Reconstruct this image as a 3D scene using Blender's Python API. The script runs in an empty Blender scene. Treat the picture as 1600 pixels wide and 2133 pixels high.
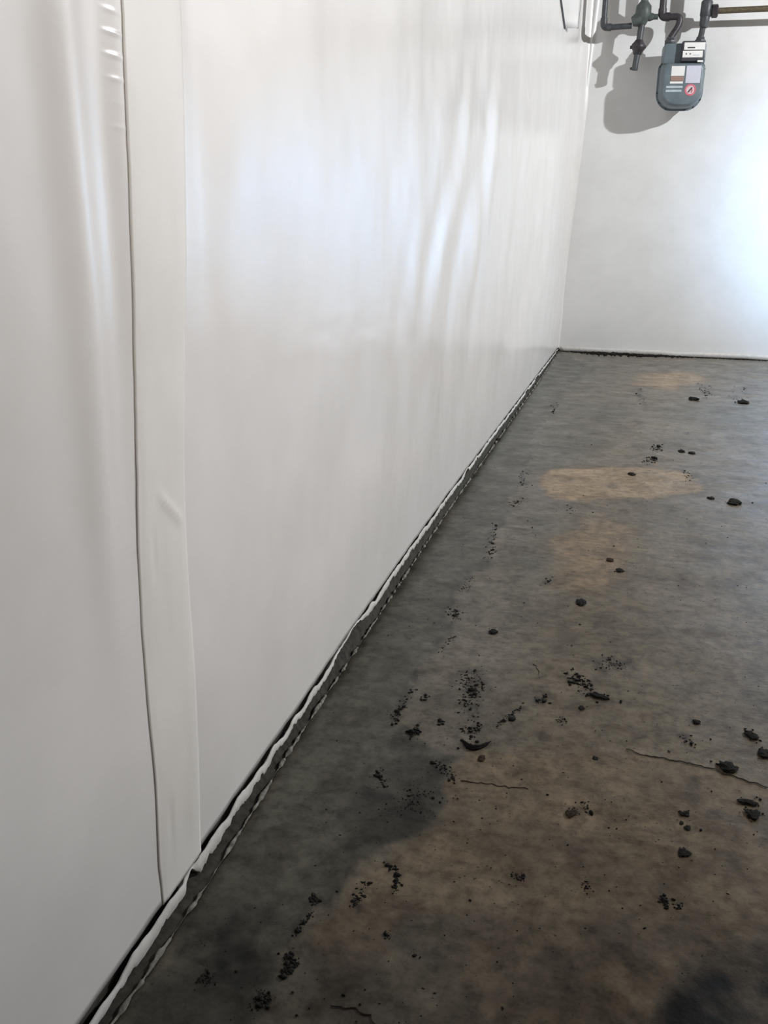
import bpy, bmesh, math, random
import numpy as np
from mathutils import Vector, Matrix

# ---------------------------------------------------------------- camera, world, lights, exposure
scene = bpy.context.scene
COL = scene.collection
F_PX, PITCH, YAW, ROLL, CAM_X, CAM_Z, DEPTH = 1881.42136, 0.30072, 0.25776, 0.01404, 0.37806, 0.62000, 5.17274
HEIGHT = 2.30            # ceiling height (m)
ROOM_X, ROOM_Y0 = 4.0, -1.6

def cam_axes():
    f = Vector((-math.sin(YAW)*math.cos(PITCH), math.cos(YAW)*math.cos(PITCH), -math.sin(PITCH)))
    r = Vector((math.cos(YAW), math.sin(YAW), 0.0))
    u = r.cross(f)
    return (r*math.cos(ROLL)+u*math.sin(ROLL), u*math.cos(ROLL)-r*math.sin(ROLL), f)

cd = bpy.data.cameras.new('camera'); cam = bpy.data.objects.new('camera', cd); COL.objects.link(cam)
r_, u_, f_ = cam_axes()
cam.matrix_world = Matrix(((r_.x, u_.x, -f_.x, CAM_X), (r_.y, u_.y, -f_.y, 0), (r_.z, u_.z, -f_.z, CAM_Z), (0, 0, 0, 1)))
cd.sensor_fit = 'HORIZONTAL'; cd.sensor_width = 36.0; cd.lens = F_PX/1600*36.0
cd.clip_start = 0.02; cd.clip_end = 60
scene.camera = cam

world = bpy.data.worlds.new('world'); scene.world = world; world.use_nodes = True
world.node_tree.nodes['Background'].inputs[0].default_value = (0.6, 0.7, 0.9, 1)
world.node_tree.nodes['Background'].inputs[1].default_value = 0.05

def lamp(name, kind, loc, energy, color, size=0.05, target=None, **kw):
    d = bpy.data.lights.new(name, kind); d.energy = energy; d.color = color
    if kind == 'AREA':
        d.shape = 'RECTANGLE'; d.size, d.size_y = size
    else:
        d.shadow_soft_size = size
    for k, v in kw.items(): setattr(d, k, v)
    o = bpy.data.objects.new(name, d); COL.objects.link(o); o.location = loc
    if target is not None:
        o.rotation_euler = (Vector(target)-Vector(loc)).to_track_quat('-Z', 'Y').to_euler()
    return o

# bare work bulb hung from the joists beyond the frame; throws the gas meter's shadow
lamp('work_bulb', 'POINT', (2.74, 3.36, 2.20), 330, (0.95, 0.98, 1.0), 0.03)
# cool flood lamp by the far wall, beyond the right edge of the frame
lamp('flood_lamp', 'SPOT', (2.15, 3.90, 0.78), 205, (0.34, 0.62, 1.0), 0.06, target=(1.62, DEPTH, 0.74),
     spot_size=math.radians(66), spot_blend=1.0)
# added fill spot, unseen at the viewer's right, brightens the left wall
lamp('wall_fill', 'SPOT', (1.5, 0.2, 1.25), 52, (1.0, 0.93, 0.88), 0.08, target=(0, 1.34, 0.95),
     spot_size=math.radians(84), spot_blend=1.0)

vs = scene.view_settings
vs.view_transform = 'Standard'; vs.look = 'None'; vs.gamma = 1.0; vs.use_curve_mapping = False
vs.exposure = 0.0
# ---------------------------------------------------------------- measured data (metres)
RIDGE = [(0.0221, 0.467), (0.0222, 0.505), (0.0227, 0.5629), (0.0235, 0.6294), (0.0234, 0.7036), (0.0207, 0.7901), (0.0167, 0.9182), (0.0152, 1.0333), (0.0143, 1.1696), (0.0127, 1.4114), (0.0096, 1.7616), (0.0087, 2.057), (0.0108, 2.4818), (0.0123, 2.8641), (0.0136, 3.452), (0.0163, 4.1828), (0.0295, 5.0446)]
FAR_BASE = [(0.0279, 5.0658), (0.2144, 5.0939), (0.3667, 5.1092), (0.6162, 5.0994), (0.8604, 5.1105), (1.0997, 5.1214)]
FOLDS = [([(1.7326, 0.8424), (1.7024, 0.7954), (1.6238, 0.6783), (1.5169, 0.586), (1.4777, 0.5013), (1.4209, 0.4139)], 0.05, -0.005),
  ([(1.9816, 0.8958), (1.9544, 0.8206), (1.7603, 0.6429), (1.656, 0.5567), (1.5844, 0.4435)], 0.05, -0.006),
  ([(2.1411, 0.9556), (2.3278, 0.843), (2.0626, 0.6715), (1.9745, 0.5779), (1.8988, 0.4424), (1.8536, 0.3167)], 0.05, -0.006),
  ([(2.3136, 0.9405), (2.2949, 0.703), (2.2658, 0.5727), (2.2349, 0.4469), (2.1757, 0.2676)], 0.05, -0.005),
  ([(3.0277, 0.9418), (2.9815, 0.7283), (2.8603, 0.5283), (2.8722, 0.3585), (2.7606, 0.259)], 0.1, -0.006),
  ([(3.6106, 1.0995), (3.5364, 0.5501), (3.0408, 0.344), (2.9278, 0.2151)], 0.09, -0.006),
  ([(3.819, 1.2106), (3.9256, 0.6325), (3.5254, 0.3023)], 0.1, -0.006),
  ([(1.8521, 0.9199), (1.6655, 0.7446), (1.571, 0.5914), (1.5786, 0.4272)], 0.07, 0.006),
  ([(2.0785, 0.9645), (2.0096, 0.7605), (1.8102, 0.6061), (1.7004, 0.4497)], 0.05, 0.005),
  ([(2.4657, 0.95), (2.3151, 0.6826), (2.1246, 0.4983)], 0.06, 0.007),
  ([(3.0358, 1.0514), (3.0119, 0.9741), (3.202, 0.8576)], 0.12, 0.009),
  ([(4.5347, 1.3782), (4.1472, 0.9271), (3.8241, 0.4851), (3.5428, 0.2079)], 0.15, 0.007)]
STAINS_AND_SHADE = {  # floor stains, plus patches of painted shade on the near floor
 'band': [(0.0312, 5.0236), (0.2404, 4.4738), (0.1389, 3.9811), (0.1283, 3.3874), (0.1169, 2.7534), (0.1392, 2.316), (0.1323, 2.0835), (0.1395, 1.8585), (0.1516, 1.6893), (0.1371, 1.5759), (0.1241, 1.4745), (0.1201, 1.4068), (0.1486, 1.3438), (0.1406, 1.258), (0.1291, 1.1484), (0.1225, 1.0743), (0.1283, 1.0171), (0.1516, 0.97), (0.1821, 0.8933), (0.1675, 0.7976), (0.1438, 0.7201), (0.1274, 0.6537), (0.1271, 0.5825), (0.1232, 0.53), (0.0233, 0.4786), (0.0222, 0.505), (0.0167, 0.9182), (0.0096, 1.7616)],
 'green': [(0.2242, 0.9741), (0.2253, 0.9058), (0.2289, 0.8591), (0.2095, 0.8225), (0.1932, 0.7803), (0.156, 0.7461), (0.1126, 0.8166), (0.1171, 0.9157), (0.1406, 1.0145), (0.1864, 0.9801)],
 'tan_a': [(0.2051, 2.1937), (0.1964, 2.3344), (0.2286, 2.4503), (0.3873, 2.5352), (0.5539, 2.5337), (0.5936, 2.3638), (0.4388, 2.2235), (0.3146, 2.1624)],
 'tan_b': [(0.431, 4.0859), (0.474, 4.3966), (0.6865, 4.5715), (0.7366, 4.3392), (0.578, 3.9789)],
 'tan_c': [(0.2624, 1.8303), (0.3333, 2.0083), (0.4385, 1.9866), (0.4291, 1.732), (0.3533, 1.5794), (0.2999, 1.6001)],
 'tan_d': [(0.2225, 0.9357), (0.2503, 0.9988), (0.3612, 1.0311), (0.4774, 1.0311), (0.5852, 1.01), (0.5621, 0.8251), (0.4456, 0.7252), (0.3348, 0.7258), (0.2272, 0.6821), (0.1765, 0.619), (0.1441, 0.6335), (0.148, 0.7069), (0.1969, 0.7655), (0.2289, 0.8591)],
 'grey_a': [(0.1285, 3.6026), (0.388, 3.4773), (0.3825, 2.807), (0.2457, 2.4836), (0.1643, 2.3757), (0.1207, 2.5295)],
 'grey_b': [(0.4928, 3.5135), (0.938, 3.8294), (0.8738, 3.3159), (0.5531, 3.2505)],
 'grey_c': [(0.1845, 1.9805), (0.274, 2.087), (0.2951, 1.6636), (0.2268, 1.541), (0.1847, 1.6571)],
 'near_right_shadow': [(0.5542, 0.7623), (0.5361, 0.7509), (0.5083, 0.7188), (0.4821, 0.6941), (0.4567, 0.6542), (0.4369, 0.6184), (0.4258, 0.5871), (0.5731, 0.6285)],
 'near_left_shade': [(0.0279, 0.5066), (0.0351, 0.6211), (0.0661, 0.6836), (0.1273, 0.6287), (0.1291, 0.5777), (0.1219, 0.5331)],
 'dark_c': [(0.272, 0.8276), (0.373, 0.84), (0.4371, 0.8266), (0.4234, 0.7714), (0.3424, 0.7414), (0.2818, 0.767)],
 'near_floor_shade': [(0.0136, 0.4804), (0.0276, 0.5711), (0.0936, 0.6192), (0.203, 0.685), (0.2905, 0.7132), (0.437, 0.7322), (0.5028, 0.7572), (0.6024, 0.802), (0.5655, 0.5835), (0.0141, 0.4291)],
 'rust': [(0.161, 0.6383), (0.1899, 0.698), (0.2154, 0.6918), (0.2369, 0.6419), (0.2129, 0.5854), (0.1936, 0.5533), (0.1671, 0.5458)]}
CRUMBS = [([(0.194, 1.1986), (0.2106, 1.1426), (0.2123, 1.0939)], (0.0185, 0.0388), 150, 0.005),
  ([(0.1303, 1.119), (0.1225, 1.0743), (0.1253, 1.0289)], (0.0068, 0.0138), 45, 0.005),
  ([(0.1498, 1.1032)], (0.006, 0.0121), 14, 0.006),
  ([(0.2156, 1.0389), (0.2365, 1.0463), (0.2301, 1.0284)], (0.0088, 0.0166), 34, 0.006),
  ([(0.184, 1.0461)], (0.0051, 0.0098), 12, 0.007),
  ([(0.1552, 1.0126)], (0.0075, 0.014), 22, 0.006),
  ([(0.2544, 1.054), (0.2691, 1.0865), (0.2846, 1.1192)], (0.0044, 0.0085), 45, 0.0045),
  ([(0.3383, 1.2335), (0.3567, 1.2156), (0.3749, 1.1911)], (0.0093, 0.0199), 75, 0.006),
  ([(0.3813, 1.2868), (0.4096, 1.2869)], (0.0132, 0.0291), 60, 0.0035),
  ([(0.3136, 1.1585), (0.302, 1.1409)], (0.0061, 0.0125), 16, 0.006),
  ([(0.3382, 1.0977)], (0.0065, 0.0126), 16, 0.005),
  ([(0.1241, 1.4296), (0.1454, 1.383)], (0.0092, 0.0228), 40, 0.0045),
  ([(0.1513, 1.3215), (0.1458, 1.2773), (0.1408, 1.2459)], (0.0054, 0.0127), 26, 0.004),
  ([(0.1365, 2.3933), (0.1473, 2.269)], (0.0105, 0.041), 30, 0.006),
  ([(0.1401, 2.086), (0.1631, 2.1144)], (0.0116, 0.0399), 45, 0.006),
  ([(0.1292, 1.9078), (0.1455, 1.7624), (0.1534, 1.6899)], (0.0097, 0.0308), 70, 0.005),
  ([(0.1371, 1.5759), (0.1282, 1.4991)], (0.0091, 0.0245), 40, 0.0035),
  ([(0.4594, 2.6401), (0.4864, 2.661)], (0.0127, 0.0531), 26, 0.008),
  ([(0.4819, 2.806), (0.5039, 2.8472)], (0.0119, 0.0529), 26, 0.008),
  ([(0.5728, 2.5344), (0.5626, 2.4522)], (0.0107, 0.0434), 20, 0.006),
  ([(0.1329, 3.548), (0.1449, 3.2944)], (0.0152, 0.0844), 24, 0.007),
  ([(0.2717, 2.1192), (0.2862, 2.0707)], (0.0105, 0.0363), 12, 0.005),
  ([(0.2743, 1.61)], (0.0082, 0.0222), 16, 0.005),
  ([(0.1354, 0.9104), (0.1486, 0.8836)], (0.0052, 0.009), 26, 0.005),
  ([(0.196, 0.9494), (0.2132, 0.9383), (0.2253, 0.921)], (0.0053, 0.0094), 46, 0.0045),
  ([(0.1875, 0.8949), (0.1853, 0.8558), (0.2057, 0.8903)], (0.018, 0.0298), 110, 0.0025),
  ([(0.1849, 0.7528), (0.1971, 0.7488), (0.2048, 0.7339), (0.2059, 0.7164)], (0.003, 0.0044), 46, 0.0045),
  ([(0.1735, 0.7214), (0.1734, 0.6967), (0.1721, 0.6895)], (0.0057, 0.0083), 70, 0.004),
  ([(0.1293, 0.689), (0.1364, 0.6828)], (0.0037, 0.0053), 36, 0.0045),
  ([(0.1373, 0.6663), (0.1328, 0.6521), (0.1294, 0.6354)], (0.0036, 0.005), 50, 0.004),
  ([(0.1334, 0.6126), (0.1414, 0.6033), (0.1373, 0.5965)], (0.0056, 0.0073), 90, 0.0045),
  ([(0.129, 0.5617)], (0.0073, 0.009), 60, 0.004),
  ([(0.0689, 0.5716), (0.0804, 0.5666)], (0.0058, 0.0075), 40, 0.0035),
  ([(0.4598, 0.7818), (0.4631, 0.769)], (0.0038, 0.0056), 30, 0.005),
  ([(0.4753, 0.7759)], (0.0047, 0.0068), 16, 0.004),
  ([(0.4943, 1.0934), (0.5027, 1.0839)], (0.0056, 0.0109), 24, 0.004),
  ([(0.3793, 0.9118)], (0.0066, 0.0109), 16, 0.003),
  ([(0.3148, 0.7749), (0.3249, 0.7719)], (0.0039, 0.0058), 22, 0.004),
  ([(0.3862, 0.7785)], (0.0058, 0.0084), 20, 0.0035),
  ([(0.7133, 3.9888)], (0.0291, 0.1739), 26, 0.009),
  ([(0.8192, 3.9035), (0.8945, 4.0914)], (0.0283, 0.1662), 20, 0.008),
  ([(0.4409, 3.8921), (0.4588, 3.6619)], (0.0246, 0.1453), 16, 0.007),
  ([(0.2094, 0.6612), (0.2194, 0.6579)], (0.0036, 0.0048), 20, 0.0035),
  ([(0.2452, 0.6442)], (0.006, 0.0078), 14, 0.003)]
CLODS = [(0.4215, 2.4678, 0.02, 0.0593), (0.6653, 2.2624, 0.0313, 0.0539), (0.6126, 2.2871, 0.0158, 0.032), (0.3827, 1.7537, 0.0146, 0.0318), (0.4031, 1.701, 0.0141, 0.0217), (0.3406, 1.5154, 0.0189, 0.0359), (0.3841, 1.177, 0.0286, 0.0171), (0.3618, 1.1374, 0.008, 0.0149), (0.5125, 1.1426, 0.011, 0.0119), (0.5806, 1.1271, 0.0191, 0.0257), (0.5892, 1.0869, 0.0147, 0.029), (0.5425, 1.0413, 0.0239, 0.0225), (0.4868, 0.9284, 0.0104, 0.0112), (0.4834, 0.9108, 0.0048, 0.0063), (0.4891, 0.9029, 0.0064, 0.0089), (0.4835, 0.8576, 0.0128, 0.0147), (0.5577, 0.9712, 0.0201, 0.0119), (0.5615, 0.9495, 0.0164, 0.0192), (0.3643, 0.8941, 0.0119, 0.0135), (0.2351, 1.0022, 0.0344, 0.0274), (0.5654, 2.7978, 0.0193, 0.0538), (0.5936, 2.783, 0.0192, 0.0464), (0.2094, 1.3498, 0.0134, 0.0207), (0.0103, 2.7912, 0.0139, 0.0639), (0.3856, 1.0158, 0.0066, 0.01), (0.837, 3.753, 0.0392, 0.1048), (0.6527, 3.759, 0.0396, 0.0941), (0.2499, 0.975, 0.009, 0.014)]
CRACKS = [[(0.4227, 1.049), (0.4432, 1.0412), (0.4662, 1.0389), (0.4946, 1.0383), (0.5277, 1.0306), (0.5541, 1.0193), (0.5852, 1.01)], [(0.1874, 0.572), (0.2082, 0.5728), (0.2219, 0.5686), (0.2323, 0.5608)], [(0.2856, 1.2534), (0.2909, 1.237), (0.2975, 1.2198)], [(0.2335, 0.9233), (0.262, 0.9245), (0.2903, 0.9246), (0.3124, 0.928)]]
LINE_LEFT=[(0.6333, 0.7722), (0.6197, 0.527), (0.6166, 0.4287), (0.6136, 0.369), (0.6126, 0.3057), (0.6121, 0.2253), (0.6137, 0.1432), (0.6142, 0.0668), (0.6199, 0.0198)]
LINE_RIGHT=[(0.7319, 0.7934), (0.7149, 0.6111), (0.7009, 0.4503), (0.6989, 0.3717), (0.699, 0.2925), (0.6977, 0.1682), (0.698, 0.0598), (0.6996, 0.0246)]


# ---------------------------------------------------------------- helpers
rng = np.random.default_rng(7)
random.seed(7)

def hash2(ix, iy, seed):
    n = (ix.astype(np.int64)*374761393 + iy.astype(np.int64)*668265263 + seed*1442695041) & 0xffffffff
    n = ((n ^ (n >> 13))*1274126177) & 0xffffffff
    n = ((n ^ (n >> 16))*2246822519) & 0xffffffff
    return ((n ^ (n >> 15)) & 0xffff)/65535.0

def vnoise(x, y, seed=0):
    x = np.asarray(x, float); y = np.asarray(y, float)
    ix, iy = np.floor(x), np.floor(y); fx, fy = x-ix, y-iy
    fx = fx*fx*fx*(fx*(fx*6-15)+10); fy = fy*fy*fy*(fy*(fy*6-15)+10)
    a, b = hash2(ix, iy, seed), hash2(ix+1, iy, seed)
    c, d = hash2(ix, iy+1, seed), hash2(ix+1, iy+1, seed)
    return (a*(1-fx)+b*fx)*(1-fy)+(c*(1-fx)+d*fx)*fy-0.5

def fbm(x, y, octaves=4, seed=0):
    s, a = 0, 1.0
    for k in range(octaves):
        s = s+a*vnoise(np.asarray(x)*2**k+17.3*k, np.asarray(y)*2**k-9.1*k, seed+k); a *= 0.5
    return s

def sstep(a, b, x):
    t = np.clip((x-a)/(b-a), 0, 1); return t*t*(3-2*t)

def mesh_obj(name, verts, faces, mat, parent=None, smooth=True):
    me = bpy.data.meshes.new(name)
    me.from_pydata([tuple(map(float, v)) for v in verts], [], [tuple(map(int, f)) for f in faces])
    if smooth: me.polygons.foreach_set('use_smooth', [True]*len(me.polygons))
    me.materials.append(mat); me.update()
    o = bpy.data.objects.new(name, me); COL.objects.link(o)
    if parent is not None: o.parent = parent
    return o

def grid_obj(name, P, mat, parent=None, thick=0.0, flip=False):
    """P: (rows, cols, 3) grid of points -> one mesh (numpy fast path)."""
    R, C = P.shape[:2]
    i = np.arange(R*C).reshape(R, C)
    q = np.stack([i[:-1, :-1], i[:-1, 1:], i[1:, 1:], i[1:, :-1]], -1).reshape(-1, 4)
    if flip: q = q[:, ::-1]
    me = bpy.data.meshes.new(name)
    me.vertices.add(R*C); me.vertices.foreach_set('co', P.reshape(-1).astype(np.float32))
    me.loops.add(q.size); me.loops.foreach_set('vertex_index', q.reshape(-1).astype(np.int32))
    me.polygons.add(len(q)); me.polygons.foreach_set('loop_start', np.arange(0, q.size, 4, dtype=np.int32))
    me.polygons.foreach_set('use_smooth', np.ones(len(q), bool))
    me.update(calc_edges=True); me.materials.append(mat)
    o = bpy.data.objects.new(name, me); COL.objects.link(o)
    if parent is not None: o.parent = parent
    if thick:
        m = o.modifiers.new('thickness', 'SOLIDIFY'); m.thickness = thick; m.offset = -1
    return o

def bm_obj(name, bm, mat, parent=None, smooth=True):
    bmesh.ops.recalc_face_normals(bm, faces=bm.faces[:])
    me = bpy.data.meshes.new(name); bm.to_mesh(me); bm.free()
    if smooth:
        me.polygons.foreach_set('use_smooth', [True]*len(me.polygons))
        try: me.set_sharp_from_angle(angle=math.radians(38))
        except Exception: pass
    me.materials.append(mat)
    o = bpy.data.objects.new(name, me); COL.objects.link(o)
    if parent is not None: o.parent = parent
    return o

def add_box(bm, lo, hi, bevel=0.0):
    lo, hi = Vector(lo), Vector(hi)
    g = bmesh.ops.create_cube(bm, size=1.0)
    for v in g['verts']:
        v.co = Vector((lo[k]+(v.co[k]+0.5)*(hi[k]-lo[k]) for k in range(3)))
    if bevel:
        es = list({e for v in g['verts'] for e in v.link_edges})
        bmesh.ops.bevel(bm, geom=es, offset=bevel, segments=2, affect='EDGES', profile=0.6)

def add_rev(bm, a, b, prof, n=20):
    """solid of revolution along a->b; prof = [(t 0..1, radius)]."""
    a, b = Vector(a), Vector(b); d = b-a
    z = d.normalized(); x = z.orthogonal().normalized(); y = z.cross(x)
    rings = []
    for t, r in prof:
        c = a+d*t
        rings.append([bm.verts.new(c+(x*math.cos(2*math.pi*k/n)+y*math.sin(2*math.pi*k/n))*r) for k in range(n)])
    for p, q in zip(rings, rings[1:]):
        for k in range(n): bm.faces.new((p[k], p[(k+1) % n], q[(k+1) % n], q[k]))
    bm.faces.new(rings[0][::-1]); bm.faces.new(rings[-1])

def add_tube(bm, pts, r, n=16, bend=0.03, seg=6):
    """pipe through pts with rounded bends."""
    pts = [Vector(p) for p in pts]; path = [pts[0]]
    for i in range(1, len(pts)-1):
        p, a, b = pts[i], pts[i-1], pts[i+1]
        k = min(bend, (a-p).length*0.49, (b-p).length*0.49)
        s, e = p+(a-p).normalized()*k, p+(b-p).normalized()*k
        for j in range(seg+1):
            t = j/seg; path.append(s*(1-t)**2+p*2*t*(1-t)+e*t*t)
    path.append(pts[-1])
    up = (path[1]-path[0]).orthogonal().normalized(); rings = []
    for i, c in enumerate(path):
        d = (path[min(i+1, len(path)-1)]-path[max(i-1, 0)]).normalized()
        up = (up-d*up.dot(d)).normalized(); s = d.cross(up)
        rings.append([bm.verts.new(c+(up*math.cos(2*math.pi*k/n)+s*math.sin(2*math.pi*k/n))*r) for k in range(n)])
    for p, q in zip(rings, rings[1:]):
        for k in range(n): bm.faces.new((p[k], p[(k+1) % n], q[(k+1) % n], q[k]))
    bm.faces.new(rings[0][::-1]); bm.faces.new(rings[-1])

def empty(name, loc, label, cat, group=None):
    o = bpy.data.objects.new(name, None); COL.objects.link(o); o.location = loc; o.empty_display_size = 0.05
    tag(o, label, cat, group); return o

def tag(o, label, cat, group=None, kind=None):
    if label: o['label'] = label
    if cat: o['category'] = cat
    if group: o['group'] = group
    if kind: o['kind'] = kind
    return o

def structure(o, label=None):
    o['kind'] = 'structure'
    if label: o['label'] = label
    return o

# ---------------------------------------------------------------- materials
def new_mat(name):
    m = bpy.data.materials.new(name); m.use_nodes = True
    return m, m.node_tree, m.node_tree.nodes['Principled BSDF']

def N(t, kind, **inp):
    n = t.nodes.new(kind)
    for k, v in inp.items():
        if k in n.inputs: n.inputs[k].default_value = v
        else: setattr(n, k, v)
    return n

def noisy(name, c1, c2, rough=0.6, scale=30, bump=0.1, metal=0.0, dist=0.002):
    m, t, b = new_mat(name)
    co = N(t, 'ShaderNodeTexCoord'); nz = N(t, 'ShaderNodeTexNoise', Scale=scale, Detail=5.0, Roughness=0.6)
    t.links.new(co.outputs['Object'], nz.inputs['Vector'])
    r = N(t, 'ShaderNodeValToRGB'); r.color_ramp.elements[0].position = 0.35; r.color_ramp.elements[1].position = 0.68
    r.color_ramp.elements[0].color = (*c1, 1); r.color_ramp.elements[1].color = (*c2, 1)
    t.links.new(nz.outputs['Fac'], r.inputs['Fac']); t.links.new(r.outputs['Color'], b.inputs['Base Color'])
    b.inputs['Roughness'].default_value = rough; b.inputs['Metallic'].default_value = metal
    if bump:
        bp = N(t, 'ShaderNodeBump', Strength=bump, Distance=dist)
        t.links.new(nz.outputs['Fac'], bp.inputs['Height']); t.links.new(bp.outputs['Normal'], b.inputs['Normal'])
    return m

def liner_mat(name, col, rough, ripple):
    """white string-reinforced polyethylene: faint crosswise scrim ripples, a little dust near the floor"""
    m, t, b = new_mat(name)
    co = N(t, 'ShaderNodeTexCoord')
    mp = N(t, 'ShaderNodeMapping'); mp.inputs['Scale'].default_value = (1, 3.5, 42)
    t.links.new(co.outputs['Object'], mp.inputs['Vector'])
    rip = N(t, 'ShaderNodeTexNoise', Scale=3.2, Detail=3.0, Roughness=0.55, Distortion=0.2)
    t.links.new(mp.outputs['Vector'], rip.inputs['Vector'])
    patch = N(t, 'ShaderNodeTexNoise', Scale=2.3, Detail=2.0)
    t.links.new(co.outputs['Object'], patch.inputs['Vector'])
    pr = N(t, 'ShaderNodeMapRange'); pr.inputs['From Min'].default_value = 0.45; pr.inputs['From Max'].default_value = 0.65
    t.links.new(patch.outputs['Fac'], pr.inputs['Value'])
    h = N(t, 'ShaderNodeMath', operation='MULTIPLY')
    t.links.new(rip.outputs['Fac'], h.inputs[0]); t.links.new(pr.outputs['Result'], h.inputs[1])
    bp = N(t, 'ShaderNodeBump', Strength=ripple, Distance=0.004)
    t.links.new(h.outputs[0], bp.inputs['Height']); t.links.new(bp.outputs['Normal'], b.inputs['Normal'])
    # faint handling smudges
    sm = N(t, 'ShaderNodeTexNoise', Scale=6.0, Detail=6.0, Roughness=0.65)
    t.links.new(co.outputs['Object'], sm.inputs['Vector'])
    sr = N(t, 'ShaderNodeValToRGB'); sr.color_ramp.elements[0].position = 0.30; sr.color_ramp.elements[1].position = 0.62
    sr.color_ramp.elements[0].color = (col[0]*0.93, col[1]*0.93, col[2]*0.92, 1); sr.color_ramp.elements[1].color = (*col, 1)
    t.links.new(sm.outputs['Fac'], sr.inputs['Fac']); t.links.new(sr.outputs['Color'], b.inputs['Base Color'])
    b.inputs['Roughness'].default_value = rough
    b.inputs['Specular IOR Level'].default_value = 0.5
    return m

M = {}
M['liner'] = liner_mat('white_liner', (0.87, 0.84, 0.825), 0.23, 0.05)
M['liner_far'] = liner_mat('white_liner_far_wall', (0.87, 0.865, 0.86), 0.34, 0.03)
M['tape'] = liner_mat('seam_tape_plastic', (0.90, 0.865, 0.83), 0.45, 0.04)
M['white_strip'] = noisy('white_strip', (0.62, 0.60, 0.57), (0.76, 0.74, 0.71), 0.5, 60, 0.15)
M['wall_concrete'] = noisy('dark_wall_concrete', (0.035, 0.032, 0.026), (0.075, 0.07, 0.058), 0.9, 40, 0.4)
M['grime'] = noisy('grime', (0.02, 0.018, 0.014), (0.06, 0.055, 0.042), 0.95, 90, 0.6)
M['ridge'] = noisy('mortar_ridge', (0.09, 0.085, 0.07), (0.30, 0.29, 0.25), 0.8, 120, 0.5)
M['dirt'] = noisy('dark_dirt', (0.004, 0.0035, 0.003), (0.014, 0.012, 0.009), 0.9, 160, 0.5)
M['dirt_brown'] = noisy('brown_dirt', (0.018, 0.011, 0.006), (0.042, 0.027, 0.015), 0.9, 160, 0.5)
M['crumb'] = noisy('dark_crumb_dirt', (0.005, 0.005, 0.004), (0.020, 0.018, 0.014), 0.9, 160, 0.5)
for k_ in ('dirt', 'dirt_brown', 'crumb'): M[k_].node_tree.nodes['Principled BSDF'].inputs['Specular IOR Level'].default_value = 0.2
M['crack'] = noisy('crack_dirt', (0.024, 0.018, 0.012), (0.045, 0.034, 0.022), 0.95, 80, 0.0)
M['wood'] = noisy('joist_wood', (0.055, 0.042, 0.030), (0.10, 0.078, 0.055), 0.8, 8, 0.2)
M['meter'] = noisy('meter_grey_paint', (0.13, 0.165, 0.185), (0.17, 0.21, 0.235), 0.42, 25, 0.03)
M['meter_dark'] = noisy('meter_dark_grey', (0.045, 0.045, 0.055), (0.075, 0.075, 0.09), 0.4, 40, 0.03)
M['pipe'] = noisy('dark_grey_pipe_paint', (0.045, 0.048, 0.055), (0.085, 0.09, 0.10), 0.45, 45, 0.1)
M['pipe_green'] = noisy('grey_green_fitting', (0.06, 0.075, 0.072), (0.10, 0.12, 0.11), 0.5, 45, 0.1)
M['pipe_black'] = noisy('black_fitting', (0.03, 0.026, 0.03), (0.06, 0.052, 0.058), 0.45, 45, 0.1)
M['pipe_brown'] = noisy('weathered_brown_pipe', (0.085, 0.066, 0.038), (0.14, 0.11, 0.07), 0.6, 70, 0.2)
M['paper'] = noisy('white_label', (0.84, 0.84, 0.82), (0.90, 0.90, 0.88), 0.4, 20, 0.0)
M['lavender'] = noisy('pale_lavender_label', (0.62, 0.62, 0.72), (0.68, 0.69, 0.77), 0.4, 20, 0.0)
M['brown_print'] = noisy('brown_print', (0.30, 0.19, 0.16), (0.38, 0.26, 0.22), 0.5, 200, 0.0)
M['grey_print'] = noisy('pale_blue_grey_print', (0.45, 0.53, 0.58), (0.55, 0.63, 0.68), 0.5, 30, 0.0)
M['red_print'] = noisy('red_pink_print', (0.62, 0.14, 0.19), (0.70, 0.22, 0.27), 0.45, 40, 0.0)
M['pink_print'] = noisy('pale_pink_print', (0.72, 0.52, 0.56), (0.78, 0.60, 0.64), 0.45, 40, 0.0)
M['ink'] = noisy('dark_ink', (0.05, 0.045, 0.05), (0.10, 0.09, 0.09), 0.5, 40, 0.0)

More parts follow.
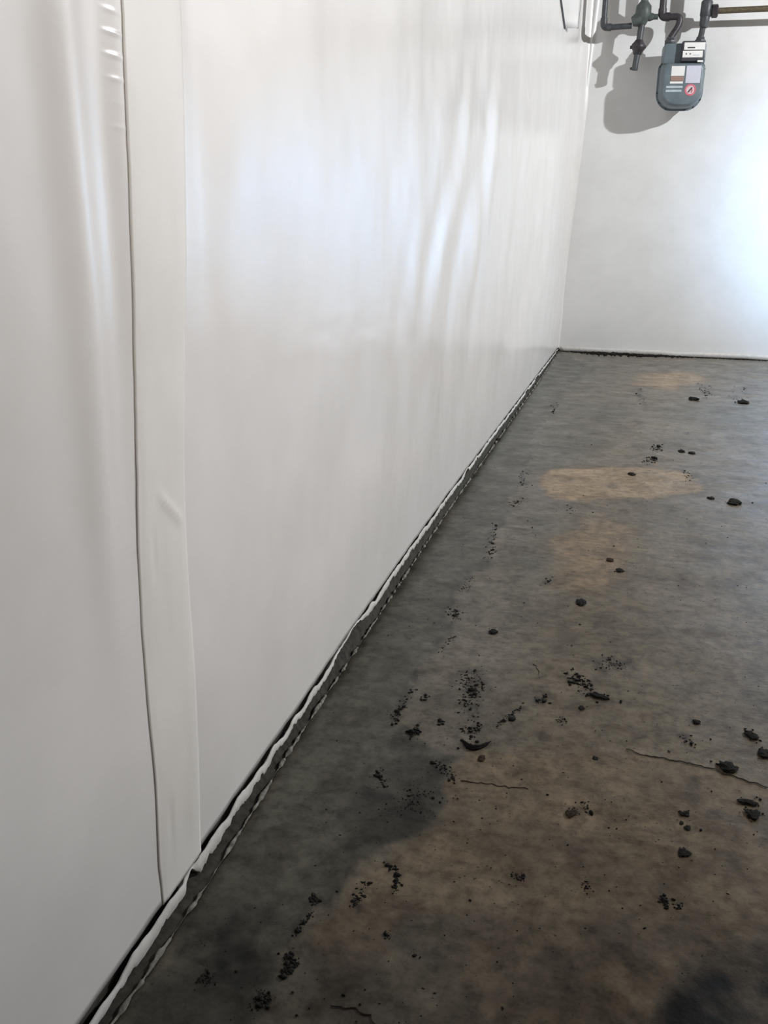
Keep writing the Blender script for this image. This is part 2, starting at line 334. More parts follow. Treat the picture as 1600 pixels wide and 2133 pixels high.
def floor_mat():
    m, t, b = new_mat('stained_concrete')
    co = N(t, 'ShaderNodeTexCoord')
    at = N(t, 'ShaderNodeAttribute'); at.attribute_name = 'stain_shade'
    sp = N(t, 'ShaderNodeSeparateColor'); t.links.new(at.outputs['Color'], sp.inputs['Color'])
    def noise(scale, detail=6.0, rough=0.62, dist=0.0):
        n = N(t, 'ShaderNodeTexNoise', Scale=scale, Detail=detail, Roughness=rough, Distortion=dist)
        t.links.new(co.outputs['Object'], n.inputs['Vector']); return n
    def ramp(src, stops):
        r = N(t, 'ShaderNodeValToRGB'); cr = r.color_ramp
        while len(cr.elements) < len(stops): cr.elements.new(0.5)
        for e, (p, c) in zip(cr.elements, stops): e.position = p; e.color = (*c, 1) if len(c) == 3 else c
        t.links.new(src, r.inputs['Fac']); return r
    def mix(f, a, bcol, blend='MIX', fac=None):
        n = N(t, 'ShaderNodeMix', data_type='RGBA', blend_type=blend)
        if fac is not None: n.inputs[0].default_value = fac
        else: t.links.new(f, n.inputs[0])
        for s, k in ((a, 6), (bcol, 7)):
            if isinstance(s, tuple): n.inputs[k].default_value = (*s, 1)
            else: t.links.new(s, n.inputs[k])
        return n.outputs[2]
    base = ramp(noise(4.5, 5, 0.6, 0.3).outputs['Fac'], [(0.36, FLOOR_GREY_A), (0.66, FLOOR_GREY_B)])
    tan = ramp(noise(7.0, 6, 0.65, 0.2).outputs['Fac'], [(0.33, FLOOR_TAN_A), (0.68, FLOOR_TAN_B)])
    c = mix(sp.outputs[0], base.outputs['Color'], tan.outputs['Color'])
    grn = ramp(noise(9.0, 6, 0.6).outputs['Fac'], [(0.34, FLOOR_GREEN_A), (0.68, FLOOR_GREEN_B)])
    c = mix(sp.outputs[1], c, grn.outputs['Color'])
    pale = ramp(noise(8.0, 6, 0.65, 0.2).outputs['Fac'], [(0.33, (0.20, 0.145, 0.085)), (0.68, (0.34, 0.25, 0.155))])
    c = mix(at.outputs['Alpha'], c, pale.outputs['Color'])
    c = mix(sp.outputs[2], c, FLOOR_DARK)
    # fine mottling and pinholes
    mot = ramp(noise(55, 6, 0.7).outputs['Fac'], [(0.30, (0.45, 0.43, 0.41)), (0.52, (1.0, 1.0, 1.0)), (0.72, (1.35, 1.33, 1.30))])
    c = mix(None, c, mot.outputs['Color'], 'MULTIPLY', 1.0)
    blo = ramp(noise(17, 6, 0.68, 0.4).outputs['Fac'], [(0.34, (0.55, 0.52, 0.48)), (0.54, (1.0, 1.0, 1.0)), (0.75, (1.18, 1.17, 1.15))])
    c = mix(None, c, blo.outputs['Color'], 'MULTIPLY', 1.0)
    vo = N(t, 'ShaderNodeTexVoronoi', Scale=95.0); t.links.new(co.outputs['Object'], vo.inputs['Vector'])
    pit = ramp(vo.outputs['Distance'], [(0.06, (0.22, 0.21, 0.20)), (0.16, (1, 1, 1))])
    gate = ramp(noise(14, 4).outputs['Fac'], [(0.49, (0, 0, 0)), (0.60, (1, 1, 1))])
    c = mix(gate.outputs['Color'], c, mix(None, c, pit.outputs['Color'], 'MULTIPLY', 1.0))
    t.links.new(c, b.inputs['Base Color'])
    rr = ramp(noise(11, 4).outputs['Fac'], [(0.35, (0.26,)*3), (0.7, (0.42,)*3)])
    t.links.new(rr.outputs['Color'], b.inputs['Roughness'])
    b.inputs['Specular IOR Level'].default_value = 0.16
    bp = N(t, 'ShaderNodeBump', Strength=0.22, Distance=0.002)
    t.links.new(noise(120, 7, 0.7).outputs['Fac'], bp.inputs['Height']); t.links.new(bp.outputs['Normal'], b.inputs['Normal'])
    return m
FLOOR_GREY_A, FLOOR_GREY_B = (0.100, 0.089, 0.070), (0.165, 0.147, 0.118)
FLOOR_TAN_A, FLOOR_TAN_B = (0.112, 0.080, 0.049), (0.225, 0.164, 0.101)
FLOOR_GREEN_A, FLOOR_GREEN_B = (0.056, 0.056, 0.042), (0.104, 0.103, 0.079)
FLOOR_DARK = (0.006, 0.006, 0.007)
M['floor'] = floor_mat()

# ---------------------------------------------------------------- structure: floor
def lerp_tab(tab, y):
    a = np.array(sorted((p[1], p[0]) for p in tab)); return np.interp(y, a[:, 0], a[:, 1])
def ridge_x(y):
    return lerp_tab(RIDGE[:-1]+[(0.017, 5.05), (0.017, 5.2), (0.022, -2)], y)+0.0012*fbm(np.asarray(y)*60, np.asarray(y)*0, 3, 5)
def liner_bottom(y):
    z = np.interp(y, [-2, 0.48, 0.62, 0.69, 1.0, 1.28, 1.8, 2.8, 4.2, 5.2], [0.016, 0.017, 0.019, 0.025, 0.028, 0.035, 0.041, 0.036, 0.026, 0.014])
    return z+0.0016*fbm(np.asarray(y)*28, np.asarray(y)*0+3, 3, 11)
def strip_bottom(y):
    z = np.interp(y, [-2, 0.5, 0.7, 0.85, 1.12, 1.69, 2.8, 4.2, 5.2], [0.001, 0.001, 0.003, 0.007, 0.014, 0.021, 0.018, 0.008, 0.003])
    return z+0.0022*fbm(np.asarray(y)*70, np.asarray(y)*0+1, 3, 21)

def poly_sd(poly, x, y):
    """signed distance (positive inside) to a closed polygon"""
    p = np.array(poly); d = np.full(x.shape, 1e9); ins = np.zeros(x.shape, bool)
    for (ax, ay), (bx, by) in zip(p, np.roll(p, -1, 0)):
        ex, ey = bx-ax, by-ay; wx, wy = x-ax, y-ay
        tt = np.clip((wx*ex+wy*ey)/(ex*ex+ey*ey+1e-12), 0, 1)
        d = np.minimum(d, np.hypot(wx-ex*tt, wy-ey*tt))
        if abs(ey) > 1e-9:
            ins ^= ((ay > y) != (by > y)) & (x < ex*(y-ay)/ey+ax)
    return np.where(ins, d, -d)

def build_floor():
    ys = np.concatenate([np.linspace(ROOM_Y0, 0.40, 14)[:-1], np.arange(0.40, 1.6, 0.005), np.arange(1.6, 2.8, 0.010), np.arange(2.8, DEPTH, 0.018), [DEPTH]])
    ys = np.unique(np.round(ys, 5))
    u = np.concatenate([np.arange(0, 0.72, 0.005), np.arange(0.72, 1.32, 0.012), np.linspace(1.32, ROOM_X, 14)])
    u = np.unique(np.round(u, 5))
    Y, U = np.meshgrid(ys, u, indexing='ij')
    X0 = ridge_x(ys)[:, None]; X = X0+U*(ROOM_X-X0)/ROOM_X
    Z = 0.0012*fbm(X*9, Y*9, 4, 31)*np.clip(U/0.05, 0, 1)-0.0018*np.exp(-U/0.004)
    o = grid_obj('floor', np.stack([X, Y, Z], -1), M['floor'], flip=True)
    x, y = X.ravel(), Y.ravel()
    # edges of the stains and painted shade wander; the wander grows with the coarser look farther away
    wx = x+0.030*fbm(x*14, y*14, 4, 41); wy = y+0.045*fbm(x*11, y*9, 4, 51)
    def msk(k, soft, lo=0.0): return sstep(-soft, soft, poly_sd(STAINS_AND_SHADE[k], wx, wy))
    big = sstep(-0.35, 0.35, fbm(x*2.2, y*1.7, 4, 61))
    tan = 0.25*big
    for k, soft, a in (('tan_a', 0.012, 1.0), ('tan_b', 0.05, 0.95), ('tan_c', 0.035, 0.75), ('tan_d', 0.010, 0.60)):
        tan = np.maximum(tan, a*msk(k, soft))
    tan = np.maximum(tan, 0.55*sstep(0.0, 0.9, 3.3-y)*sstep(0.20, 0.34, x)*(0.8+0.5*big-0.25))
    tan = np.maximum(tan, 0.45*msk('rust', 0.02))
    grn = 0.0*x
    for k, soft, a in (('band', 0.006, 0.85), ('green', 0.005, 0.90), ('grey_a', 0.05, 0.45), ('grey_b', 0.08, 0.45), ('grey_c', 0.04, 0.40)):
        grn = np.maximum(grn, a*msk(k, soft))
    grn = grn*(1-0.9*np.maximum(msk('tan_a', 0.012), 0.6*msk('rust', 0.02)))
    drk = np.maximum(0.95*msk('near_right_shadow', 0.03)*(0.85+0.8*fbm(x*30, y*30, 4, 75)), 0.72*msk('near_left_shade', 0.03)*(0.8+0.9*fbm(x*35, y*35, 4, 79)))  # viewer's shadow at right and shading at left, painted into the floor colour
    drk = np.maximum(drk, 0.55*msk('green', 0.008)*(0.75+1.1*fbm(x*45, y*45, 4, 83)))
    drk = np.maximum(drk, 0.46*msk('near_floor_shade', 0.025)*np.clip(0.85+0.9*fbm(x*30, y*30, 4, 85), 0, 1.3))  # light falloff over the nearest floor, painted as darker colour
    drk = np.maximum(drk, 0.34*msk('dark_c', 0.04)*(0.6+fbm(x*25, y*25, 3, 71)))
    # grubby line where the smooth band meets the slab, and grime against the wall
    edge = np.exp(-np.abs(poly_sd(STAINS_AND_SHADE['band'], wx, wy))/0.007)*sstep(0.06, 0.10, x)*sstep(0.0, 0.25, fbm(x*40, y*25, 3, 81)+0.12)
    drk = np.maximum(drk, 0.75*edge)
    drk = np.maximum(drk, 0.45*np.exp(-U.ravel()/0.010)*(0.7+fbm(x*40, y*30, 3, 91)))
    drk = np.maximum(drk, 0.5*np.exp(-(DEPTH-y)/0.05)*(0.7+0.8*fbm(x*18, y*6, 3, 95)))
    # mouldy dark bloom round the crumb patches
    for pts, (sx, sy), n, size in CRUMBS:
        p = np.array(pts); d = np.full(x.shape, 9.0)
        for a_, b_ in zip(p, p[1:] if len(p) > 1 else p):
            e = b_-a_; tt = np.clip(((wx-a_[0])*e[0]+(wy-a_[1])*e[1])/(e@e+1e-9), 0, 1)
            d = np.minimum(d, np.hypot((wx-a_[0]-e[0]*tt)/sx, (wy-a_[1]-e[1]*tt)/sy))
        drk = np.maximum(drk, 0.62*np.exp(-(d/0.95)**2)*np.clip(0.55+1.5*fbm(x*90, y*70, 3, 97), 0, 1))
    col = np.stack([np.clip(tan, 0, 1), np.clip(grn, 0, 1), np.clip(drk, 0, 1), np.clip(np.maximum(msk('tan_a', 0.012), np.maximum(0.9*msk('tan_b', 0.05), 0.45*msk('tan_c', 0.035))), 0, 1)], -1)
    a = o.data.color_attributes.new('stain_shade', 'FLOAT_COLOR', 'POINT')
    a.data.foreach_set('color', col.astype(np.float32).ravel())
    return structure(o, 'stained grey and tan concrete slab')
floor = build_floor()
for i, line in enumerate(CRACKS):                       # hairline cracks, dirt-filled, children of the slab
    pts = []
    for (ax, ay), (bx, by) in zip(line, line[1:]):
        n = max(3, int(math.hypot(bx-ax, by-ay)/0.004))
        pts += [(ax+(bx-ax)*k/n, ay+(by-ay)*k/n) for k in range(n)]
    pts.append(line[-1]); V, F = [], []
    for k, (px, py) in enumerate(pts):
        q = pts[min(k+1, len(pts)-1)]; p0 = pts[max(k-1, 0)]
        d = Vector((q[0]-p0[0], q[1]-p0[1])).normalized(); nn = Vector((-d.y, d.x))
        off = 0.0022*random.uniform(-1, 1); w = random.uniform(0.0001, 0.0005)*(0.4+min(k, len(pts)-1-k, 8)/8)
        c = Vector((px, py))+nn*off
        z = 0.0011
        V += [(c.x+nn.x*w, c.y+nn.y*w, z-0.0012), (c.x, c.y, z), (c.x-nn.x*w, c.y-nn.y*w, z-0.0012)]
        if k: b = 3*k; F += [(b-3, b-2, b+1, b), (b-2, b-1, b+2, b+1)]
    mesh_obj('crack', V, F, M['crack'], floor)

# ---------------------------------------------------------------- structure: walls, ceiling
def slab(name, lo, hi, mat, label):
    bm = bmesh.new(); add_box(bm, lo, hi); return structure(bm_obj(name, bm, mat, smooth=False), label)
wall_left = slab('wall_left', (-0.2, ROOM_Y0-0.2, -0.05), (0.0, DEPTH+0.2, HEIGHT), M['wall_concrete'], 'concrete foundation wall behind the white liner')
wall_back = slab('wall_back', (0.0, DEPTH, -0.05), (ROOM_X, DEPTH+0.2, HEIGHT), M['wall_concrete'], 'far foundation wall behind the white liner')
slab('wall_right', (ROOM_X, ROOM_Y0-0.2, -0.05), (ROOM_X+0.2, DEPTH+0.2, HEIGHT), M['wall_concrete'], 'right-hand wall of the crawl space')
slab('wall_front', (0.0, ROOM_Y0-0.2, -0.05), (ROOM_X, ROOM_Y0, HEIGHT), M['wall_concrete'], 'wall behind the viewer')
ceiling = slab('ceiling', (-0.2, ROOM_Y0-0.2, HEIGHT+0.18), (ROOM_X+0.2, DEPTH+0.2, HEIGHT+0.22), M['wood'], 'wooden subfloor overhead')
for k in range(15):
    bm = bmesh.new(); y = -1.35+k*0.45
    add_box(bm, (-0.2, y-0.02, HEIGHT), (ROOM_X+0.2, y+0.02, HEIGHT+0.18)); bm_obj('joist', bm, M['wood'], ceiling, False)

# joint along the left wall: white strip, grime-filled gap and mortar ridge
yb = np.concatenate([np.arange(0.38, 1.8, 0.003), np.arange(1.8, DEPTH-0.02, 0.008)])
def strip_gap(y): return np.clip(0.0075*(0.85+1.0*fbm(np.asarray(y)*30, np.asarray(y)*0+7, 3, 15)), 0.0018, 0.012)*np.interp(y, [0.4, 1.0, 2.0, 5.0], [1.0, 0.8, 0.7, 0.8])
zt = np.maximum(liner_bottom(yb)-strip_gap(yb), 0.004); zb = np.minimum(strip_bottom(yb), zt-0.0015)
bx = np.interp(yb, [0.4, 0.8, 2, 5.2], [0.0105, 0.010, 0.0075, 0.009])
cut = np.clip(np.exp(-((yb-1.21)/0.075)**4)+0.8*np.exp(-((yb-0.672)/0.012)**4)+0.7*sstep(0.30, 0.42, fbm(yb*5.5, yb*0+4, 2, 17))*(yb > 1.3), 0, 1)   # where the strip has crumbled back
zb = zb+(zt-zb)*np.clip(np.interp(yb, [0.4, 0.7, 0.95, 2.5, 5], [0.04, 0.12, 0.42, 0.45, 0.2])+0.7*cut+0.55*np.clip(fbm(yb*120, yb*0+8, 5, 23), -0.2, 1), 0.0, 0.95)
fx = bx-0.004*cut
rows = [np.stack([fx-0.0018, yb, zt-0.0002], -1), np.stack([fx-0.0001, yb, zt], -1), np.stack([fx, yb, zt-0.0001], -1), np.stack([fx+0.0005, yb, zt*0.5+zb*0.5], -1),
        np.stack([fx+0.0010, yb, zb+0.0001], -1), np.stack([fx+0.0009, yb, zb], -1), np.stack([fx-0.003, yb, zb-0.0004], -1)]
base = structure(grid_obj('baseboard_left', np.stack(rows, 0), M['white_strip'], flip=False), 'narrow white strip along the foot of the left wall')
zb = np.minimum(strip_bottom(yb), zt-0.0015)
rx = ridge_x(yb)
gz = 0.0015*fbm(yb*90, yb*0, 3, 33)
rows = [np.stack([yb*0+0.0005, yb, zb*0.9+0.002], -1), np.stack([bx*0.65, yb, zb*0.55+gz], -1), np.stack([np.maximum(rx-0.006, bx*0.7+0.001), yb, -0.002+gz*0.6], -1), np.stack([rx+0.002, yb, yb*0-0.003], -1)]
structure(grid_obj('trim_1', np.stack(rows, 0), M['grime']), 'dirty joint between wall and slab')
rr = 0.0017*np.clip(0.55+2.4*fbm(yb*70, yb*0+9, 5, 35), 0.05, 1.7)*np.interp(yb, [0.4, 1, 3, 5], [1, 1.1, 1.5, 1.8])
ang = np.linspace(0, math.pi, 5)
P = np.stack([np.stack([rx-0.0005+rr*math.cos(a)+0.0006*fbm(yb*120, yb*0, 2, 36), yb, -0.0008+rr*1.2*math.sin(a)], -1) for a in ang], 0)
structure(grid_obj('trim_2', P, M['ridge'], flip=True), 'thin pale mortar ridge at the edge of the slab')

# ---------------------------------------------------------------- liners
def seg_dist(poly, y, z):
    d = np.full(y.shape, 1e9); tt = np.zeros(y.shape); L = len(poly)-1
    for k, ((ay, az), (by, bz)) in enumerate(zip(poly, poly[1:])):
        ey, ez = by-ay, bz-az; t = np.clip(((y-ay)*ey+(z-az)*ez)/(ey*ey+ez*ez+1e-12), 0, 1)
        dd = np.hypot(y-ay-ey*t, z-az-ez*t); m = dd < d; d = np.where(m, dd, d); tt = np.where(m, (k+t)/L, tt)
    return d, tt

def wall_x(y, z):
    """how far the left-hand liner stands off the wall"""
    x = 0.012+0.008*fbm(y*1.9, z*1.5, 3, 101)+0.0022*fbm(y*7, z*4.5, 3, 111)*(1-0.7*sstep(1.6, 3.2, y))
    x = x+0.0035*fbm(y*4.2, z*3.6, 2, 115)*(1-sstep(1.2, 2.2, y))
    x = x*sstep(-0.02, 0.22, z)+0.006*(1-sstep(-0.02, 0.22, z))
    for poly, w, h in FOLDS:
        d, t = seg_dist(poly, y, z)
        x = x+0.75*h*np.exp(-(d/(w*1.15))**2)*np.minimum(1, 0.25+1.2*np.sin(np.pi*np.clip(t, 0.03, 0.97)))
    # long soft buckle left of the taped seam
    x = x+0.006*np.exp(-((y-0.555-0.03*(0.8-z))/0.022)**2)*sstep(0.15, 0.5, z)
    x = x+0.0036*sstep(0.598, 0.630, y)*(1-sstep(0.71, 0.76, y))*sstep(0.35, 0.65, z)
    # short cross puckers down the left edge of the upper seam
    ph = np.mod(z/0.0148+0.12*np.sin(z*41), 1.0)-0.5
    x = x+0.00062*np.clip(0.75+1.5*vnoise(np.floor(z/0.0148+0.12*np.sin(z*41))*1.7, y*0, 77), 0.1, 1)*np.exp(-(ph*0.0148/0.0019)**2)*np.exp(-((y-0.622)/0.010)**2)*sstep(0.665, 0.72, z)
    # patch of fine cross ripples below the reflection
    x = x+0.0007*fbm(y*16+z*30, z*62, 2, 78)*np.exp(-((y-1.18)/0.24)**2-((z-0.475-0.10*(y-1.18))/0.055)**2)
    r = 0.025+0.075*sstep(0.2, 1.3, z)
    s = np.clip(y-(DEPTH-r), 0, r)
    return np.maximum(x, 0.004)+r-np.sqrt(np.maximum(r*r-s*s, 0))

zrow = np.concatenate([np.linspace(0, 1, 190)**1.0*1.45, np.linspace(1.47, HEIGHT, 24)])
def liner_grid(ys, zrow=zrow):
    zb = liner_bottom(ys)
    Y = np.repeat(ys[None, :], len(zrow), 0)
    Z = zb[None, :]+zrow[:, None]*(HEIGHT-0.002-zb[None, :])/HEIGHT
    return np.stack([wall_x(Y, Z), Y, Z], -1)

liner = empty('wall_liner', (0.0, 0.66, 0.03), 'white reinforced plastic liner hung over the long left wall with a taped vertical seam', 'liner')
def child(o, parent):
    o.parent = parent; o.matrix_parent_inverse = Matrix.Translation(-Vector(parent.location)); return o
ys1 = np.concatenate([np.linspace(ROOM_Y0, 0.36, 24)[:-1], np.arange(0.36, 0.58, 0.006), np.arange(0.58, 0.656, 0.003)])
zfine = np.unique(np.concatenate([zrow, np.arange(0.65, 0.83, 0.0006)]))
child(grid_obj('liner_sheet', liner_grid(ys1, zfine), M['liner'], thick=0.0008), liner)
ys2 = np.concatenate([np.arange(0.657, 2.4, 0.007), np.arange(2.4, DEPTH-0.11, 0.014), DEPTH-0.11*np.linspace(1, 0.02, 22)**2])
child(grid_obj('liner_sheet', liner_grid(ys2), M['liner'], thick=0.0008), liner)
# seam tape
zt_ = np.concatenate([np.linspace(0.018, 1.0, 220), np.linspace(1.02, HEIGHT-0.01, 20)])
a = np.array([(p[1], p[0]) for p in LINE_LEFT][::-1]); b = np.array([(p[1], p[0]) for p in LINE_RIGHT][::-1])
yl = np.interp(zt_, a[:, 0], a[:, 1])+np.maximum(zt_-0.772, 0)*0.055+0.0010*fbm(zt_*30, zt_*0, 3, 121)
yr = np.interp(zt_, b[:, 0], b[:, 1])+np.maximum(zt_-0.793, 0)*0.09+0.0005*fbm(zt_*30, zt_*0, 3, 122)
s = np.linspace(0, 1, 22)
Y = yl[:, None]+(yr-yl)[:, None]*s[None, :]; Z = np.repeat(zt_[:, None], 22, 1)
curl = (0.0000+0.0007*np.clip(0.4+fbm(zt_*7, zt_*0+2, 3, 131), 0, 1))[:, None]*np.exp(-s[None, :]/0.05)
crinkle = 0.0009*fbm(Y*60, Z*14, 3, 141)
fold = 0.0022*np.exp(-((Z-0.392+0.9*(Y-0.668))/0.0035)**2)*sstep(0.645, 0.66, Y)*(1-sstep(0.68, 0.697, Y))
nick = -0.0016*np.exp(-((Y-0.637)/0.0016)**2)*(np.exp(-((Z-0.095)/0.022)**2)+np.exp(-((Z-0.36)/0.02)**2))
# tight cross puckers down the upper left edge
puck = 0.0000*np.maximum(0, np.sin(Z*2*math.pi/0.0205))*np.exp(-s[None, :]/0.03)*sstep(0.66, 0.73, Z)
edge_ = np.minimum(s, 1-s)[None, :]
lift = 0.0009*sstep(0.0, 0.15, edge_)
X = wall_x(Y, Z)+0.0006+lift+curl*(1-0.8*sstep(0.45, 0.62, Z))+0.8*crinkle*sstep(0, 0.1, edge_)+fold+nick+puck
child(grid_obj('seam_tape', np.stack([X, Y, Z], -1), M['tape'], thick=0.0003), liner)['label'] = 'cream white strip of tape over the seam'
# loose corner of plastic folded forward at the top near the room corner
u_ = np.linspace(0, 1, 12)[:, None, None]; w_ = np.linspace(0, 1, 12)[None, :, None]
A, B, C_, D_ = (np.array(v) for v in ((3.40, 1.60), (4.47, 1.80), (4.16, 1.425), (4.30, 1.450)))
YZ = (A*(1-w_)+B*w_)*(1-u_)+(C_*(1-w_)+D_*w_)*u_
P0 = np.concatenate([(wall_x(YZ[..., 0], YZ[..., 1])+0.004+0.040*w_[..., 0]**1.3)[..., None], YZ], -1)
child(grid_obj('folded_corner', P0, M['liner'], thick=0.002), liner)['label'] = 'loose triangular flap of liner with a dark edge'
bm = bmesh.new(); add_tube(bm, [Vector(P0[k, 0]) for k in range(12)], 0.0035, 8, 0.001, 1); sub_ = child(bm_obj('flap_edge', bm, M['pipe']), liner); sub_['label'] = 'dark left edge of the flap'
bm = bmesh.new(); add_tube(bm, [Vector(P0[k, -1]) for k in range(12)], 0.0028, 8, 0.001, 1); sub_ = child(bm_obj('flap_edge', bm, M['pipe']), liner); sub_['label'] = 'dark right edge of the flap'

liner2 = empty('wall_liner', (0.6, DEPTH, 0.02), 'smooth white plastic liner on the far wall behind the gas meter', 'liner')
xs = np.concatenate([[0.004], np.arange(0.012, 0.14, 0.004), np.arange(0.14, 1.5, 0.012), np.linspace(1.5, ROOM_X-0.01, 30)])
zz = np.concatenate([np.linspace(0.004, 1.9, 160), np.linspace(1.93, HEIGHT-0.002, 8)])
X, Z = np.meshgrid(xs, zz)
off = 0.010+0.007*fbm(X*2.0, Z*1.6, 3, 201)+0.0015*fbm(X*9, Z*6, 2, 205)
off = off+0.007*np.exp(-((X-0.045-0.062*(Z-1.15))/0.010)**2)*sstep(0.95, 1.15, Z)
off = off+0.004*np.exp(-((Z-1.56-0.25*(X-0.86))/0.012)**2)*np.exp(-((X-0.86)/0.05)**2)
off = off+0.001*np.exp(-((Z-0.028)/0.012)**2)
child(grid_obj('liner_sheet', np.stack([X, DEPTH-np.maximum(off, 0.003), Z], -1), M['liner_far'], thick=0.0008), liner2)
hx = np.arange(0.02, ROOM_X, 0.02)
P = np.stack([np.stack([hx, DEPTH-0.018-0.004*t+0.002*fbm(hx*20, hx*0, 2, 210), np.clip(0.024*(1-t)+0.004*fbm(hx*6, hx*0, 2, 211), 0.0, 1)], -1) for t in (0, 0.4, 1)], 0)
child(grid_obj('hem_strip', P, M['white_strip'], thick=0.0008), liner2)

# ---------------------------------------------------------------- dirt
def blob(n_sub=1):
    bm = bmesh.new(); bmesh.ops.create_icosphere(bm, subdivisions=n_sub, radius=1.0)
    V = np.array([v.co[:] for v in bm.verts]); F = np.array([[v.index for v in f.verts] for f in bm.faces]); bm.free(); return V, F
B1, B2, B3 = blob(1), blob(2), blob(3)

def merge(name, items, mat):
    V, F, k = [], [], 0
    for v, f in items: V.append(v); F.append(f+k); k += len(v)
    V, F = np.concatenate(V), np.concatenate(F)
    me = bpy.data.meshes.new(name)
    me.vertices.add(len(V)); me.vertices.foreach_set('co', V.astype(np.float32).ravel())
    me.loops.add(F.size); me.loops.foreach_set('vertex_index', F.astype(np.int32).ravel())
    me.polygons.add(len(F)); me.polygons.foreach_set('loop_start', np.arange(0, F.size, 3, dtype=np.int32))
    me.update(calc_edges=True); me.materials.append(mat)
    o = bpy.data.objects.new(name, me); COL.objects.link(o); return o

def crumb(x, y, r, base=B1):
    v = base[0]*(1+0.35*rng.uniform(-1, 1, (len(base[0]), 1)))
    th = rng.uniform(0, 2*math.pi); c, s_ = math.cos(th), math.sin(th)
    v = v*np.array([r*rng.uniform(0.7, 1.5), r*rng.uniform(0.5, 1.0), r*rng.uniform(0.35, 0.6)])
    v = np.stack([v[:, 0]*c-v[:, 1]*s_, v[:, 0]*s_+v[:, 1]*c, v[:, 2]], -1)
    return v+np.array([x, y, r*0.22]), base[1]

items = []
for pts, (sx, sy), n, size in CRUMBS:
    p = np.array(pts)
    for k in range(int(n*1.6)):
        if len(p) > 1:
            t = rng.uniform(0, len(p)-1); i = min(int(t), len(p)-2); c = p[i]+(p[i+1]-p[i])*(t-i)
        else: c = p[0]
        q = c+rng.normal(0, 0.5, 2)*np.array([sx, sy])
        items.append(crumb(q[0], q[1], size*0.30*rng.lognormal(-0.35, 0.5)))
for k in range(2600):
    y = 0.45+4.5*rng.uniform()**1.6; x = 0.04+rng.uniform()*min(1.3, 0.2+0.36*y)
    items.append(crumb(x, y, rng.lognormal(-7.45, 0.5)))
for x, y, w, d in CLODS:
    for k in range(9):
        items.append(crumb(x+rng.normal(0, 0.75)*w*0.55, y+rng.normal(0, 0.75)*min(d, 1.5*w)*0.55, w*rng.uniform(0.04, 0.11)))
tag(merge('dirt_crumbs', items, M['crumb']), 'fine dark dirt crumbs scattered in patches over the concrete floor', 'dirt', kind='stuff')

items = []
for k in range(1000):                                    # soil line at the foot of the far wall
    t = rng.uniform(); x = 0.03+t*1.25
    w = np.interp(x, [0.03, 0.12, 0.25, 0.45, 0.60, 0.75, 1.3], [0.35, 0.7, 1.5, 1.25, 1.1, 0.4, 0.55])
    items.append(crumb(x, DEPTH-0.035-abs(rng.normal(0, 0.030))*w, 0.0075*w*rng.uniform(0.4, 1.2)))
tag(merge('soil_ridge', items, M['crumb']), 'dark crumbly soil heaped along the foot of the far wall', 'dirt', kind='stuff')

CLOD_LABELS = [
 'round dark clod on the pale tan patch, halfway to the far wall',
 'long grey dark clod right of the tan patch, near the right edge of the view',
 'small flat clod just left of the long grey clod near the right edge',
 'brown dark clod, upper one of the close pair in the middle of the floor',
 'flat black clod, lower one of the close pair in the middle of the floor',
 'jagged dark clod alone on the floor below the close pair',
 'long black smear-like clod at the lower end of the crumb streak',
 'small round clod just below the long black smear-like clod',
 'small flat black clod alone left of the big clods at the right edge',
 'large slanting black clod at the right edge, topmost of three',
 'lumpy black clod cut by the right edge, below the slanting one',
 'broad black clod lying on the hairline crack near the right edge',
 'double-lobed black clod above two tiny ones in the lower right floor',
 'tiny clod, upper of two tiny ones under the double-lobed clod',
 'tiny clod, lower of two tiny ones under the double-lobed clod',
 'oval dark clod below the two tiny clods in the lower right floor',
 'wide flat black clod, upper of the pair at the right edge low down',
 'curved black clod, lower of the pair at the right edge low down',
 'small brownish clod alone in the lower middle floor',
 'crescent-shaped black lump below the dense crumb patch',
 'small dark clod, left of the twin clods beyond the tan patch',
 'small dark clod, right of the twin clods beyond the tan patch',
 'dark clod alone between the left wall and the jagged clod',
 'brown crumb lodged against the foot of the left wall',
 'small round clod alone right of the crescent-shaped lump',
 'flat dark clod near the far wall, right one of the two farthest',
 'flat dark clod near the far wall, left one of the two farthest',
 'brownish crumb just below the crescent-shaped lump']
def clod(i, x, y, w, d):
    V = B3[0].copy(); ph = rng.uniform(0, 50)
    n = fbm(V[:, 0]*1.6+ph, V[:, 1]*1.6+V[:, 2]*1.3, 3, 300+i)+0.5*fbm(V[:, 2]*3+ph, V[:, 0]*3, 2, 350+i)
    n = n+0.95*fbm(V[:, 0]*4+ph, V[:, 1]*4+V[:, 2]*4, 3, 380+i)
    V = V*(0.92+0.38*n)[:, None]
    d = min(d, w*1.5)                                   # the far ones are long only through the slant of view
    hgt = 0.15*min(w, d)
    V = V*np.array([w*0.52, d*0.52, hgt])
    if i == 19:                                         # crescent: bend the lump round a hollow
        t = V[:, 0]/(w*0.52); V[:, 1] = V[:, 1]*0.34+d*0.62*t*t-d*0.3
    if i in (6, 9):
        V[:, 1] -= (0.45 if i == 6 else 0.55)*V[:, 0]
        V[:, 1] *= 0.75
    if i in (11, 17, 18, 12):
        V[:, 1] += 0.14*d*np.sin(V[:, 0]/w*5+i)
    if i in (12, 16): V[:, 1] *= 0.62+0.55*np.abs(V[:, 0])/(w*0.5)
    V[:, 2] = np.maximum(V[:, 2]+hgt*0.55, -0.0006)
    o = mesh_obj('dirt_clod', V, B3[1], M['dirt_brown' if i in (3, 18, 23, 27) else 'dirt'], smooth=False); o.location = (x, y, 0.0)
    tag(o, CLOD_LABELS[i], 'dirt clod', 'loose dirt clods on the floor')
for i, (x, y, w, d) in enumerate(CLODS): clod(i, x, y, w, d)

